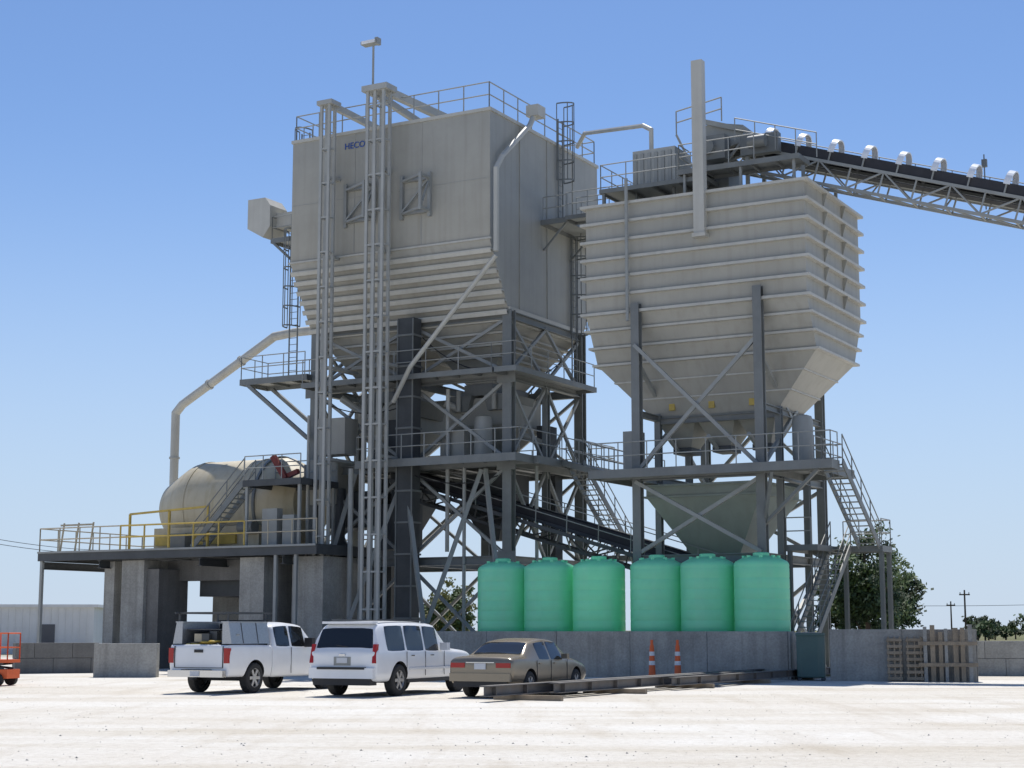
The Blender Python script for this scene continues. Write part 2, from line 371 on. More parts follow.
# ================================================================ SILO 2
T=plant("aggregate_silo")
L2=[(18.75,4.5,13.75,0,6.7),(14.2,4.5,13.75,0,6.7),(12.3,4.5,13.75,1.0,5.7),(10.0,6.6,11.6,2.1,4.6)]
shell(T("bin_shell",BIN),L2)
rbz=[18.66-.74*i for i in range(7)]
ribs(T("stiffener_ribs",BINL),L2,rbz,.19,.11)
ribs(T("slope_ribs",BINL),L2,[13.6,12.95,12.3],.17,.09)
ribs(T("slope_ribs",BINL),L2,[11.6,10.9],.05,.06)
jt=T("side_gussets",BIN)
for z0,z1 in zip(rbz[1:],rbz): 
    for v in(2.2,4.5): jt.extr([(13.75,v,z1-.06),(13.94,v,z1-.06),(13.75,v,z0+.06)],(0,.03,0))
ye=T("gate_tags",YEL)
for u in(7.4,9.1,10.8):
    H=[(9.995,u-.8,u+.8,2.2,4.5),(9.0,u-.35,u+.35,2.9,3.8)];shell(T("gate_hoppers",BIN),H);T("gates",STEELD).box(u-.4,u+.4,2.8,3.9,8.75,8.99)
    ye.box(u-.12,u+.12,1.78,1.86,10.4,10.75);T("air_cylinders",MAST).pipe((u-.2,1.9,9.3),(u-.2,2.8,8.9),.09)
T("air_receiver",STEELM).rev([(0,-1),(.35,-.9),(.4,-.7),(.4,.7),(.35,.9),(0,1)],(12.9,1.6,8.9),16)
T("control_cabinets",STEELM).box(5.5,6.1,1.2,2.,7.85,9.6)
shell(T("collecting_cone",GREENCONE),[(7.4,6.5,11.3,1.2,5.6),(6.9,6.5,11.3,1.2,5.6),(4.3,8.1,9.7,2.7,4.1)])
ribs(T("collecting_ribs",GREENCONE),[(7.4,6.5,11.3,1.2,5.6),(6.9,6.5,11.3,1.2,5.6)],[7.35,6.9],.08,.08)
lg=T("legs",STEEL)
for u in(6.75,11.85):
    lg.ib((u,-.12,0),(u,-.12,14.5 if u<8 else 14.7),.34,.34,.05)
    lg.ib((u,6.85,0),(u,6.85,14.4),.34,.34,.05)
    lg.ib((u,1.9,0),(u,1.9,10.3),.25,.25,.04);lg.ib((u,5.,0),(u,5.,10.3),.25,.25,.04)
T("front_conduit",STEELM).pipe((6.45,-.3,19.6),(6.45,-.3,13.8),.07)
bm_=T("beams",STEEL)
for z in(4.4,7.6,):
    for v in(-.12,6.85): bm_.ib((6.75,v,z),(11.85,v,z),.22,.32,.04)
    for u in(6.75,11.85): bm_.ib((u,-.1,z),(u,6.8,z),.22,.32,.04)
for v in (1.9,5.): bm_.ib((6.75,v,10.0),(11.85,v,10.0),.2,.25,.03)
for u in(6.75,11.85): bm_.ib((u,-.1,10.1),(u,6.8,10.1),.2,.25,.03)
br=T("braces",STEELM)
def xb2(p,q,z0,z1,w=.14):
    br.beam((p[0],p[1],z0),(q[0],q[1],z1),w,w);br.beam((q[0],q[1]-.14,z0),(p[0],p[1]-.14,z1),w,w)
for v in(-.2,6.95):
    xb2((6.75,v),(11.85,v),7.8,12.8);xb2((6.75,v),(11.85,v),4.6,7.4);xb2((6.75,v),(11.85,v),.2,4.2)
for u in(6.75,11.85):
    xb2((u,0),(u,6.8),7.8,12.2);xb2((u,0),(u,6.8),.2,4.3)
deck(T,5.2,14.9,-1.2,-.4,7.8,.3);deck(T,12.2,14.2,-.3,3.6,7.8,.3);deck(T,5.2,6.4,-.3,6,7.8,.3)
rr=T("rails",STEELM)
rail(rr,[(5.2,2.6,7.8),(5.2,-1.2,7.8),(14.9,-1.2,7.8),(14.9,-.4,7.8)],sp=1.2)
rail(rr,[(13.8,.2,7.8),(13.8,3.6,7.8),(12.3,3.6,7.8)],sp=1.1);rail(rr,[(5.2,4.2,7.8),(5.2,6,7.8)])
for u in(12.6,14.4): bm_.beam((u,-1.1,7.5),(11.9,-.1,5.6),.12)
stairs(T,(14.65,-.3,7.8),(14.65,4.0,4.9),.8,(1,0,0))
deck(T,13.2,15.1,4.1,5.3,4.9);rail(rr,[(15.1,4.1,4.9),(15.1,5.3,4.9),(13.2,5.3,4.9)])
deck(T,11.9,13.2,2.0,5.3,4.9);rail(rr,[(12.,2,4.9),(13.0,2,4.9)])
stairs(T,(13.5,4.0,4.9),(13.5,-1.9,.1),.8,(1,0,0))
for q in((15.05,5.2),(13.3,5.2),(15.05,4.2),(12.1,2.1)): lg.ib((q[0],q[1],0),(q[0],q[1],4.7),.16,.16,.03)
T("head_post",BINL).box(9.35,9.8,-.35,.0,17.0,24.0)
T("head_post",BINL).box(9.3,9.85,-.42,-.001,16.85,17.0)
tb=T("top_box",MAST);tb.box(5.7,7.6,2.0,3.6,19.75,21.4)
for i in range(6): T("box_louvres",STEELM).box(5.75+i*.31,5.9+i*.31,1.95,1.999,19.9,21.25)
for q in((5.8,2.1),(7.5,2.1),(5.8,3.5),(7.5,3.5)): lg.beam((q[0],q[1],18.7),(q[0],q[1],19.75),.1)
deck(T,4.6,9.2,1.2,5.4,19.7,.15);rail(rr,[(4.6,4.4,19.7),(4.6,1.2,19.7),(9.2,1.2,19.7)],sp=1.1);rail(rr,[(4.6,5.4,19.7),(9.2,5.4,19.7)])
for q in((4.7,1.3),(9.1,1.3),(4.7,5.3),(9.1,5.3),(13.3,1.3),(13.3,5.3)): lg.beam((q[0],q[1],18.7),(q[0],q[1],19.6),.12)
T.done()

T=plant("catwalk")
deck(T,1.35,4.5,4.4,5.4,19.7,.15);rr=T("rails",STEELM);rail(rr,[(1.35,4.4,19.7),(4.5,4.4,19.7)],sp=1.);rail(rr,[(1.35,5.4,19.7),(4.5,5.4,19.7)],sp=1.)
T.done()
T=plant("catwalk")
e=T("edge_channel",STEEL)
for v in(3.7,4.9): e.beam((1.45,v,8.75),(5.2,v-1.0,7.75),.06,.25)
T("grating",STEELM).beam((1.45,4.3,8.83),(5.2,3.3,7.78),1.1,.05)
rr=T("rails",STEELM)
for v in(3.7,4.9): rail(rr,[(1.45,v,8.8),(5.2,v-1.,7.8)],sp=.95)
T.done()

# ================================================================ conveyors
def conveyor(name,p,q,w,dep,mt,hoops=False,walks=(-1,1),trest=()):
    T=plant(name);p=Vector(p);q=Vector(q);d=(q-p);Ln=d.length;d.normalize();sd=Vector((0,1,0));up=sd.cross(d)*-1
    if up.z<0: up=-up
    ch=T("truss_chords",mt);n=max(2,round(Ln/1.35))
    for k in(-1,1):
        o=sd*k*w/2
        ch.beam(p+o,q+o,.1,.12);ch.beam(p+o-up*dep,q+o-up*dep,.1,.12)
        for i in range(n+1):
            c=p+d*(Ln*i/n)+o;ch.beam(c,c-up*dep,.06,.06)
            if i<n:
                c2=p+d*(Ln*(i+1)/n)+o
                if i%2: ch.beam(c,c2-up*dep,.06,.06)
                else: ch.beam(c-up*dep,c2,.06,.06)
    for i in range(n+1):
        c=p+d*(Ln*i/n);ch.beam(c-sd*w/2-up*dep,c+sd*w/2-up*dep,.06,.06);T("idlers",STEELD).pipe(c-sd*w*.42+up*.08,c+sd*w*.42+up*.08,.07)
        if i<n: ch.beam(c-sd*w/2-up*dep,p+d*(Ln*(i+1)/n)+sd*w/2-up*dep,.05,.05)
    T("belt",BELT).beam(p+up*.2,q+up*.2,w*.8,.05,up);T("belt",BELT).beam(p-up*.25,q-up*.25,w*.75,.03,up)
    sk=T("belt_skirts",BELT)
    for k in(-1,1): sk.beam(p+sd*k*w*.45+up*.26,q+sd*k*w*.45+up*.26,.03,.42,up)
    for a in(p,q): T("pulleys",STEELD).pipe(a-sd*w*.42,a+sd*w*.42,.3,n=16)
    for k in walks:
            o=sd*k*(w/2+.75)
            T("walkway",STEELM).beam(p+sd*k*(w/2+.4)-up*.15,q+sd*k*(w/2+.4)-up*.15,.7,.04,up)
            T("walkway_edge",mt).beam(p+o-up*.15,q+o-up*.15,.05,.16,up)
            r=T("rails",STEELM);m=int(Ln/1.5)
            for i in range(m+1):
                c=p+d*(Ln*i/m)+o;r.pipe(c-up*.1,c+Vector((0,0,.95)),.022,n=6)
                if i%2==0: r.beam(c-up*.18,p+d*(Ln*i/m)+sd*k*w/2-up*dep,.05,.05)
            for hh in(.95,.45): r.pipe(p+o+Vector((0,0,hh)),q+o+Vector((0,0,hh)),.022,n=6)
    if hoops:
        hp=T("belt_hoods",WHITEHOOP);i=1.5
        while i<Ln:
            c=p+d*i;N=16
            for a in range(N):
                t0=math.pi*a/N;t1=math.pi*(a+1)/N
                def Q(t,rr,s): return c+sd*math.cos(t)*rr+up*(math.sin(t)*rr+.40)+d*s
                rr=.6
                hp.quadbox([Q(t0,rr,0),Q(t0,rr,.24),Q(t1,rr,.24),Q(t1,rr,0),Q(t0,rr+.05,0),Q(t0,rr+.05,.24),Q(t1,rr+.05,.24),Q(t1,rr+.05,0)])
            for k in(-1,1): T("hood_posts",STEELM).beam(c+sd*k*.6+up*.42+d*.12,c+sd*k*.56+d*.12,.05)
            i+=1.42
    for tx in trest:
        c=p+d*tx-up*dep;l=T("trestle",STEEL)
        for k in(-1,1):
            l.beam(c+sd*k*w/2,Vector((c.x,c.y+k*(w/2+1.2),0)),.22,.22)
        for f in(.35,.7):
            zz=c.z*f;o=w/2+1.2*(1-f);l.beam((c.x,c.y-o,zz),(c.x,c.y+o,zz),.15,.15)
    T.done();return T
conveyor("belt_conveyor",(9.6,3.3,21.4),(9.6+62,3.3,21.4-62*.326),1.1,.9,STEELM,True,(1,),(24,40,52))
conveyor("belt_conveyor",(11.2,3.4,3.1),(-6.2,3.4,8.35),1.1,.75,STEELD,False,(-1,1),())
T=plant("conveyor_head_frame")
f=T("frame",STEELM)
for u in(8.3,10.6):
    for v in(2.4,4.3): f.beam((u,v,18.75),(u,v,22.6 if u<9 else 21.6),.14)
f.beam((8.3,2.4,22.5),(10.6,2.4,21.7),.12,.2);f.beam((8.3,4.3,22.5),(10.6,4.3,21.7),.12,.2);f.beam((8.3,2.4,22.5),(8.3,4.3,22.5),.12)
f.beam((8.3,2.4,19),(10.6,2.4,21.5),.1)
rail(f,[(7.6,2.2,21.9),(9.6,2.2,22.2)],1.0,.03,1.);f.beam((7.6,2.2,21.9),(8.6,2.2,19.8),.08)
rail(f,[(10.2,2.1,21.2),(13.6,2.1,20.1)],1.0,.025,.9)
T("discharge_hood",STEELM).extr([(8.5,2.5,20.9),(8.4,2.5,22.0),(9.0,2.5,22.3),(10.4,2.5,22.0),(10.4,2.5,21.3)],(0,1.7,0))
T("chute",STEEL).box(8.7,9.7,2.6,4.1,18.75,20.9)
deck(T,8.2,13.2,1.0,2.2,20.0,.18);rail(T("rails",STEELM),[(8.2,2.2,20.0),(8.2,1.,20.0),(11.4,1.,20.0)],sp=1.)
T("motor",STEEL).pipe((9.2,1.5,21.0),(9.2,2.3,21.0),.3,n=14);T("motor",STEEL).box(8.8,9.9,1.7,2.3,20.5,21.5)
T("tensioner",STEEL).pipe((10.9,1.8,21.0),(11.6,1.8,21.0),.25,n=12);T("tensioner",STEELD).box(10.4,12.,2.15,2.5,20.6,21.4)
for u in(8.4,10.8,13.): f.beam((u,1.1,18.75),(u,1.1,19.85),.1)
T("pull_switch",STEEL).pipe((19.5,4.6,17.8),(19.5,4.6,20.0),.025);T("pull_switch",STEEL).box(19.4,19.6,4.55,4.7,19.5,19.8)
T.done()

T=plant("dust_duct")
d=T("duct",BINL);d.path([(-19.7,3.5,6.0),(-19.7,3.5,12.2),(-19.3,3.5,12.6),(-13.8,3.5,15.5),(-12.6,3.5,15.6),(-10.2,3.5,15.6)],.21,16)
fl=T("flanges",MAST)
for z in(7.4,10): fl.pipe((-19.7,3.5,z-.05),(-19.7,3.5,z+.05),.26,n=16)
for t in(.3,.65):
    c=Vector((-19.3,3.5,12.6)).lerp(Vector((-13.8,3.5,15.5)),t);dr=Vector((5.5,0,2.9)).normalized();fl.pipe(c-dr*.05,c+dr*.05,.26,n=16)
T.done()

# ================================================================ mixer platform
T=plant("mixer_platform")
deck(T,-22.9,-7.2,-2.,5.,5.25,.4,STEELD);ed=T("edge_channel",STEELD)
T("edge_flange",STEELM).box(-22.93,-7.17,-2.12,-2.051,5.2,5.285)
for u in(-22.8,-19.3,-13.5,-9.0): T("beams",STEELD).ib((u,-1.9,4.65),(u,5,4.65),.2,.35,.03)
c=T("concrete_piers",CONC)
c.box(-18.2,-16.9,-1.6,1.2,0,4.8);c.box(-11.5,-10.2,-1.6,4.,0,4.8);c.box(-9.0,-7.4,-1.2,2,0,4.8)
c.box(-19.6,-19.0,-1.2,-.6,0,4.8);c.box(-16.85,-11.55,3.2,3.8,0,4.8)  # wide rear slab is an added wall, darkening the bay behind the piers
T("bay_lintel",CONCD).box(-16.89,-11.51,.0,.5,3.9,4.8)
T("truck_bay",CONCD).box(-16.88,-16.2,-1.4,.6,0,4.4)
T("added_dark_back_wall",CONCD).box(-16.8,-7.3,3.9,4.3,0,4.8)  # added wall closing off the rear so the space under the deck stays dark
T("hoppers_below",STEELD).box(-15.5,-12.4,.6,2.6,3.2,4.8)
for u,v in((-22.8,-1.9),(-22.8,4.9),(-9.35,-1.9),(-8.3,-1.9)): T("posts",STEELM).beam((u,v,0),(u,v,4.9),.14)
rr=T("rails",TANRAIL);rail(rr,[(-18.,-2,5.28),(-22.9,-2,5.28),(-22.9,5,5.28),(-7.2,5,5.28)],sp=1.25,r=.03);rail(rr,[(-11.,-2,5.28),(-7.2,-2,5.28)],sp=1.2,r=.03)
yr=T("yellow_rails",YEL);rail(yr,[(-18.,-2,5.28),(-11.,-2,5.28)],sp=1.4,r=.04)
yr.beam((-18,-1.4,5.3),(-18,-1.4,6.9),.09);yr.beam((-18,-1.4,6.9),(-13.5,-1.4,7.1),.09);yr.beam((-13.5,-1.4,5.3),(-13.5,-1.4,7.1),.09)
yr.beam((-15.7,-1.4,5.3),(-15.7,-1.4,7.),.09)
for k in range(3): T("saw_horse",TANRAIL).beam((-22.0+k*.9,-1.6,5.3),(-21.8+k*.9,-1.6,6.6),.06)
T("saw_horse",TANRAIL).beam((-22,-1.6,6.5),(-20,-1.6,6.5),.08)
stairs(T,(-11.4,-1.2,8.1),(-14.2,-1.2,5.3),.8,(0,1,0),mt=STEEL)
deck(T,-11.3,-8.3,-1.7,1.0,8.1,.25);rail(T("upper_rails",STEELM),[(-11.3,.5,8.1),(-11.3,1.,8.1),(-8.3,1,8.1)],sp=1.1);rail(T("upper_rails",STEELM),[(-11.3,-1.7,8.1),(-8.3,-1.7,8.1)],sp=1.1)
for u in(-11.2,-8.4): T("posts",STEELM).beam((u,-1.6,5.3),(u,-1.6,7.9),.12);T("posts",STEELM).beam((u,.9,5.3),(u,.9,7.9),.12)
T("hydraulic_arm",RED).beam((-9.6,-1.0,8.2),(-10.3,-1.0,9.2),.2,.24);T("hydraulic_arm",RED).beam((-9.6,-.9,8.3),(-9.0,-.9,8.5),.2,.2)
T("mixer_feed_hopper",BIN).box(-9.9,-8.5,1.2,3.,7.2,9.2)
T("electrical_boxes",STEELM).box(-10.6,-9.8,-1.3,-.9,5.28,6.9);T("electrical_boxes",STEELM).box(-9.5,-8.9,-1.3,-.9,5.28,6.6)
T.done()
T=plant("tilting_drum_mixer")
dm=T("drum",DRUM);CD=(-14.3,2.2,7.3)
dm.rev([(0,-4.1),(1.2,-4.1),(1.3,-4.0),(2.02,-2.6),(2.14,-2.3),(2.18,-2.0),(2.18,2.6),(2.0,3.0),(1.4,3.8),(0,3.85)],CD,56,axis='x')
rg=T("drum_rings",DRUM)
for x in(-1.9,1.6): rg.rev([(2.17,-.07),(2.21,-.07),(2.21,.07),(2.17,.07)],(CD[0]+x,CD[1],CD[2]),56,axis='x')
T("gear_ring",STEEL).rev([(2.1,-.06),(2.28,-.06),(2.28,.06),(2.1,.06)],(CD[0]+2.2,CD[1],CD[2]),56,axis='x')
cr=T("cradle",DRUM)
for x in(-16.4,-12.9):
    cr.extr([(x,.2,5.29),(x,4.2,5.29),(x,3.9,6.2),(x,3.,5.4),(x,1.4,5.4),(x,.5,6.2)],(.2,0,0))
cr.box(-17.6,-11.6,-.2,-.02,5.29,6.3);T("drive_motor",STEEL).pipe((-12.4,-.5,6.2),(-11.6,-.5,6.2),.3,n=16)
T("fender",YEL).box(-17.4,-12.8,-.35,-.22,5.5,5.9)
T("gear_box",STEEL).box(-16.2,-15.2,-.9,-.36,5.29,6.0)
T.done()

# ================================================================ green tanks
for i,u in enumerate((1.72,3.79,5.89,8.30,10.33,12.42)):
    x,y=P2W(u,-1.9)
    T=Thing("green_water_tank",(x,y,0),random.uniform(0,6))
    t=T("tank_body",TANK);pr=[(0,.5),(.96,.5)]
    for k in range(9):
        z=.55+k*.38;pr+=[(1.0,z),(1.0,z+.3),(.992,z+.33),(.992,z+.36)]
    pr+=[(1.0,4.0),(.985,4.08),(.93,4.15),(.7,4.27),(.45,4.34),(.3,4.36)]
    t.rev(pr,(0,0,0),48)
    l=T("lid",TANK);l.rev([(.3,4.34),(.3,4.45),(.24,4.48),(0,4.49)],(0,0,0),20)
    for a in range(8): T("lifting_lugs",TANK).box(*( [math.cos(a*.785)*.62-.05,math.cos(a*.785)*.62+.05,math.sin(a*.785)*.62-.05,math.sin(a*.785)*.62+.05,4.24,4.36]))
    T("outlet_pipe",BLK).pipe((.98,0,.7),(1.15,0,.7),.05)
    T("plinth",CONC).rev([(0,0),(1.1,0),(1.1,.495),(0,.495)],(0,0,0),32)
    T.done()

# ================================================================ walls
def blocks(T,x0,x1,y0,y1,z1,mt,bl=1.5,row=.61):
    m=T("blocks",mt);n=max(1,round(z1/row));hh=z1/n
    for j in range(n):
        x=x0-(bl/2 if j%2 else 0)
        while x<x1:
            a=max(x,x0);b=min(x+bl,x1);g=.006
            dd=random.uniform(-.008,.008)
            m.box(a+g,b-g,y0+dd,y1+dd,j*hh+(.004 if j else 0),(j+1)*hh-g);x+=bl
    T("core",CONCD).box(x0+.03,x1-.03,y0+.05,y1-.05,0,z1-.03)
T=plant("concrete_wall",.015);blocks(T,-4,14.1,-3.7,-3.3,1.66,CONC,3.0,1.66);T.done()
T=plant("concrete_wall",.015);T("wall",CONC).box(13.7,14.05,-3.25,-.5,0,1.62);T.done()
def wallW(name,a,b,th,z,mt=CONC,bl=1.5,row=.61):
    a=Vector(a);b=Vector(b);d=b-a;ang=math.atan2(d.y,d.x)
    T=Thing(name,(a.x,a.y,0),ang,.015);blocks(T,0,d.length,0,th,z,mt,bl,row);T.done();return T
wallW("concrete_wall",(10.75,56.9),(15.45,55.8),.5,1.73,CONC,2.4,1.73)
wallW("concrete_wall",(17.0,63.2),(30,61.),.5,1.3,CONC,1.5,.65)
wallW("concrete_wall",(-15.2,61.1),(-12.9,61.1),.5,1.22,CONC,2.4,1.22)
wallW("concrete_wall",(-19.5,66.),(-16.6,67.6),.5,1.2,CONCD,1.5,.6)
T=Thing("steel_tank",(10.15,57.0,0),-.2,.04);T("shell",TEAL).box(-.5,.45,0,1.0,.1,1.6);T("skids",STEELD).box(-.5,-.35,-.03,1.03,0,.1);T("skids",STEELD).box(.3,.45,-.03,1.03,0,.1);T("ribs",TEAL).box(-.52,.47,-.04,0,1.5,1.6);T.done()
def pallet(x,y,rz,n=6,h=1.2,w=1.0,tilt=.16):
    T=Thing("wooden_pallet",(x,y,0),rz);T.e.rotation_euler=(-tilt,0,rz)
    s=T("slats",WOOD)
    for i in range(n):
        z=.05+i*(h/n);s.box(-w/2,w/2,-.02,0,z,z+.1);s.box(-w/2,w/2,.1,.12,z,z+.1)
    for q in(-w/2+.03,-.02,w/2-.09): T("stringers",WOOD).box(q,q+.05,0.001,.099,.02,h)
    T.done()
pallet(12.75,56.05,-.2,7,1.5,.5);pallet(13.4,55.95,-.2,7,1.5,.55)
T=Thing("timber_stack",(14.3,55.75,0),-.22)
for i in range(7):
    x=-.65+i*.24+random.uniform(-.03,.03);h=random.uniform(1.6,1.9)
    T("planks_b" if i%3==0 else "planks_a",CONC if i%3==0 else WOOD).box(x,x+random.uniform(.1,.17),0,.1+random.uniform(0,.05),0,h)
T("cross_board",WOOD).box(-.8,1.1,-.05,-.002,.5,.62);T("cross_board",WOOD).box(-.8,1.1,-.05,-.002,1.2,1.32)
T.done()
for x,y in((4.85,58.3),(5.72,58.1)):
    T=Thing("traffic_cone",(x,y,0),.3)
    T("base",BLK).box(-.2,.2,-.2,.2,0,.05)
    T("cone",ORANGE).rev([(.15,.05),(.12,.2),(.075,1.12),(.075,1.15),(.05,1.2),(.05,1.36),(0,1.36)],(0,0,0),20)
    for z in(.5,.82): T("reflective_band",CWHITE).rev([(lerp(.12,.075,(z-.2)/.92)+.006,z),(lerp(.12,.075,(z+.14-.2)/.92)+.006,z+.14)],(0,0,0),20)
    T.done()
hd=Vector((math.sin(R(28)),math.cos(R(28)),0));pd=Vector((math.cos(R(28)),-math.sin(R(28)),0))
for k,(s0,L,off,z,w,d) in enumerate(((-1.9,13,.6,.26,.26,.26),(.9,14.5,1.05,.26,.26,.26),(7.5,17.5,1.5,.25,.22,.24),(3,16,.2,.25,.2,.24))):
    T=Thing("steel_beam",(0,0,0));p=Vector((-.3,42.0,z))+hd*s0+pd*off;T("i_section",RUST).ib(p,p+hd*L,w,d,.025)
    for i in range(int(L/1.6)): 
        c=p+hd*(.4+i*1.6);T("stiffeners",RUST).beam(c-pd*(w/2-.01),c+pd*(w/2-.01),.02,d-.055)
    T.done()
T=Thing("timber_dunnage")
for s0 in(-.6,4.5,9.5,14.5,19,23.5):
    c=Vector((.3,42.0,.065))+hd*s0;T("sleepers",WOOD).beam(c-pd*.5,c+pd*1.35,.15,.125)
T.done()

# ================================================================ scissor lift
T=Thing("scissor_lift",(-16.35,52.3,0),R(-12))
T("chassis",ORANGE).box(-1.1,.95,-.4,.4,.22,.5)
for x in(-.8,.65):
    for y in(-.42,.42): T("wheels",RUB).pipe((x,y-.08,.19),(x,y+.08,.19),.19,n=18)
a=T("scissor_arms",STEELD)
for y in(-.3,.3):
    a.beam((-.9,y,.52),(.75,y,.68),.05,.07);a.beam((-.9,y+.05,.68),(.75,y+.05,.52),.05,.07)
T("platform",ORANGE).box(-1.1,.95,-.4,.4,.7,.8);rail(T("guard_rails",ORANGE),[(-1.08,-.38,.7),(.93,-.38,.7),(.93,.38,.7),(-1.08,.38,.7),(-1.08,-.38,.7)],.9,.022,.6)
T.done()

# ================================================================ vehicles
def wheel(T,x,y,r,w,sg):
    t=T("tyres",RUB);k=sg
    pr=[(r*.62,-w/2),(r*.9,-w/2),(r,-w/2+.03),(r,w/2-.03),(r*.9,w/2),(r*.62,w/2)]
    t.rev(pr,(x,y,r),28,axis='y')
    T("rims",RIM).rev([(r*.64,-w*.3),(r*.64,w*.3)],(x,y,r),28,axis='y')
    T("rims",RIM).rev([(r*.64,w*.47*k),(r*.6,w*.47*k),(r*.56,w*.3*k)],(x,y,r),28,axis='y')
    for i in range(6):
        a=i*math.pi/3;T("rims",RIM).beam((x+math.cos(a)*.04,y+k*w*.38,r+math.sin(a)*.04),(x+math.cos(a)*r*.6,y+k*w*.40,r+math.sin(a)*r*.6),r*.2,.03,up=(0,1,0))
    T("hub",RIM).pipe((x,y+k*w*.3,r),(x,y+k*w*.45,r),r*.16,n=14)
    T("brake",BLK).pipe((x,y-w*.1*k,r),(x,y+w*.12*k,r),r*.6,n=20)
def loft(name,T,st,paint,wheels,wr,cut_r,cuts=()):
    vs=[];fs=[];mi=[];rows=[]
    for s in st:
        x,zb,zl,zr,hw,hr=s[:6];zm=(zb+zl)/2
        half=[(hw*.90,zb),(hw*.985,zb+.12),(hw,zm+.05),(hw*.985,zl-.05),(hw*.965,zl),(lerp(hw*.965,hr,.88) ,lerp(zl,zr,.86)),(hr*.9,zr-.01),(hr*.5,zr+.012)]
        ring=[(x,-a,z) for a,z in half]+[(x,a,z) for a,z in reversed(half)]
        rows.append(list(range(len(vs),len(vs)+len(ring))));vs+=ring
    n=len(rows[0])
    for i in range(len(rows)-1):
        sf,tf=st[i][6],st[i][7]
        for j in range(n):
            k=(j+1)%n;fs.append((rows[i][j],rows[i][k],rows[i+1][k],rows[i+1][j]))
            m=0
            if j in(4,10) and sf=='G': m=1
            if j in(6,7,8) and tf=='G': m=1
            if j==15: m=2
            mi.append(m)
    fs.append(tuple(rows[0]));mi.append(0);fs.append(tuple(reversed(rows[-1])));mi.append(0)
    me=bpy.data.meshes.new(name);me.from_pydata(vs,[],fs)
    mats=[paint,GLASS,BLK,WHITEP]
    for m in mats: me.materials.append(m)
    for p,m in zip(me.polygons,mi): p.material_index=m
    bm=bmesh.new();bm.from_mesh(me);bmesh.ops.recalc_face_normals(bm,faces=bm.faces)
    cl=bm.edges.layers.float.new("crease_edge");vl=bm.verts.layers.float.new("crease_vert")
    for e in bm.edges:
        ms={f.material_index for f in e.link_faces}
        if 1 in ms and len(ms)>1: e[cl]=1.
        elif len(ms)>1: e[cl]=.85
        elif e.calc_face_angle(0)>R(50): e[cl]=.6
    for f in bm.faces:
        if f.material_index==1:
            for v in f.verts: v[vl]=.93
    bm.to_mesh(me);bm.free()
    o=bpy.data.objects.new(name,me);bpy.context.collection.objects.link(o)
    ss=o.modifiers.new("s",'SUBSURF');ss.levels=2;ss.render_levels=2
    tmp=[]
    def cutter(mb,m):
        me2=bpy.data.meshes.new("c");me2.from_pydata(mb.v,[],mb.f)
        for q in mats: me2.materials.append(q)
        b2=bmesh.new();b2.from_mesh(me2);bmesh.ops.recalc_face_normals(b2,faces=b2.faces);b2.to_mesh(me2);b2.free()
        for p in me2.polygons:p.material_index=m
        c=bpy.data.objects.new("c",me2);bpy.context.collection.objects.link(c);tmp.append(c)
        bo=o.modifiers.new("b",'BOOLEAN');bo.operation='DIFFERENCE';bo.object=c;bo.solver='EXACT'
    for x in wheels:
        for sg in(-1,1):
            mb=MB(None);y0=sg*1.2;y1=sg*.62;mb.pipe((x,y0,wr+.02),(x,y1,wr+.02),cut_r,n=28);cutter(mb,2)
    for (bx,m) in cuts:
        mb=MB(None);mb.box(*bx);cutter(mb,m)
    dg=bpy.context.evaluated_depsgraph_get();dg.update()
    nm=bpy.data.meshes.new_from_object(o.evaluated_get(dg))
    bpy.data.objects.remove(o)
    for c in tmp: bpy.data.objects.remove(c)
    bm=bmesh.new();bm.from_mesh(nm)
    for f in bm.faces:f.smooth=True
    for e in bm.edges:
        if len(e.link_faces)!=2 or e.calc_face_angle(3)>R(35): e.smooth=False
    bm.to_mesh(nm);bm.free()
    b=bpy.data.objects.new(name,nm);bpy.context.collection.objects.link(b);b.parent=T.e
def doorlines(T,xs,hw,z0,z1):
    for x in xs:
        for sg in(-1,1): T("door_gaps",BLK).box(x-.006,x+.006,sg*(hw*.997)-.006,sg*(hw*.997)+.006,z0,z1)
# ---- SUV
T=Thing("suv",(-4.36,43.2,0),R(90-25))
st=[(.0,.5,1.08,1.1,.93,.86,'B','B'),(.05,.42,1.14,1.17,1.0,.92,'B','B'),(.10,.40,1.15,1.24,1.01,.94,'B','G'),
(.26,.38,1.16,1.74,1.015,.84,'B','B'),(.42,.38,1.16,1.87,1.015,.82,'B','B'),(.62,.38,1.16,1.91,1.015,.82,'G','B'),(1.58,.38,1.16,1.93,1.015,.82,'B','B'),
(1.66,.38,1.16,1.93,1.015,.82,'G','B'),(2.62,.38,1.15,1.92,1.015,.82,'B','B'),(2.70,.38,1.15,1.92,1.015,.82,'G','B'),(3.50,.38,1.14,1.88,1.01,.80,'B','B'),(3.6,.38,1.14,1.84,1.01,.79,'B','G'),
(4.25,.38,1.13,1.24,1.0,.82,'B','B'),(4.4,.38,1.12,1.21,1.0,.84,'B','B'),(5.3,.38,1.08,1.15,.98,.84,'B','B'),(5.55,.40,1.02,1.08,.94,.82,'B','B'),(5.66,.45,.85,.9,.86,.75,'B','B')]
loft("body",T,st,WHITEP,(1.25,4.7),.41,.47)
for x in(1.25,4.7):
    for sg in(-1,1): wheel(T,x,sg*.87,.41,.27,sg)
T("rear_bumper",WHITEP).box(-.08,.12,-.95,.95,.47,.74);T("bumper_step",BLK).box(-.1,.1,-.7,.7,.70,.76)
T("lower_valance",BLK).box(-.03,.3,-.85,.85,.30,.47)
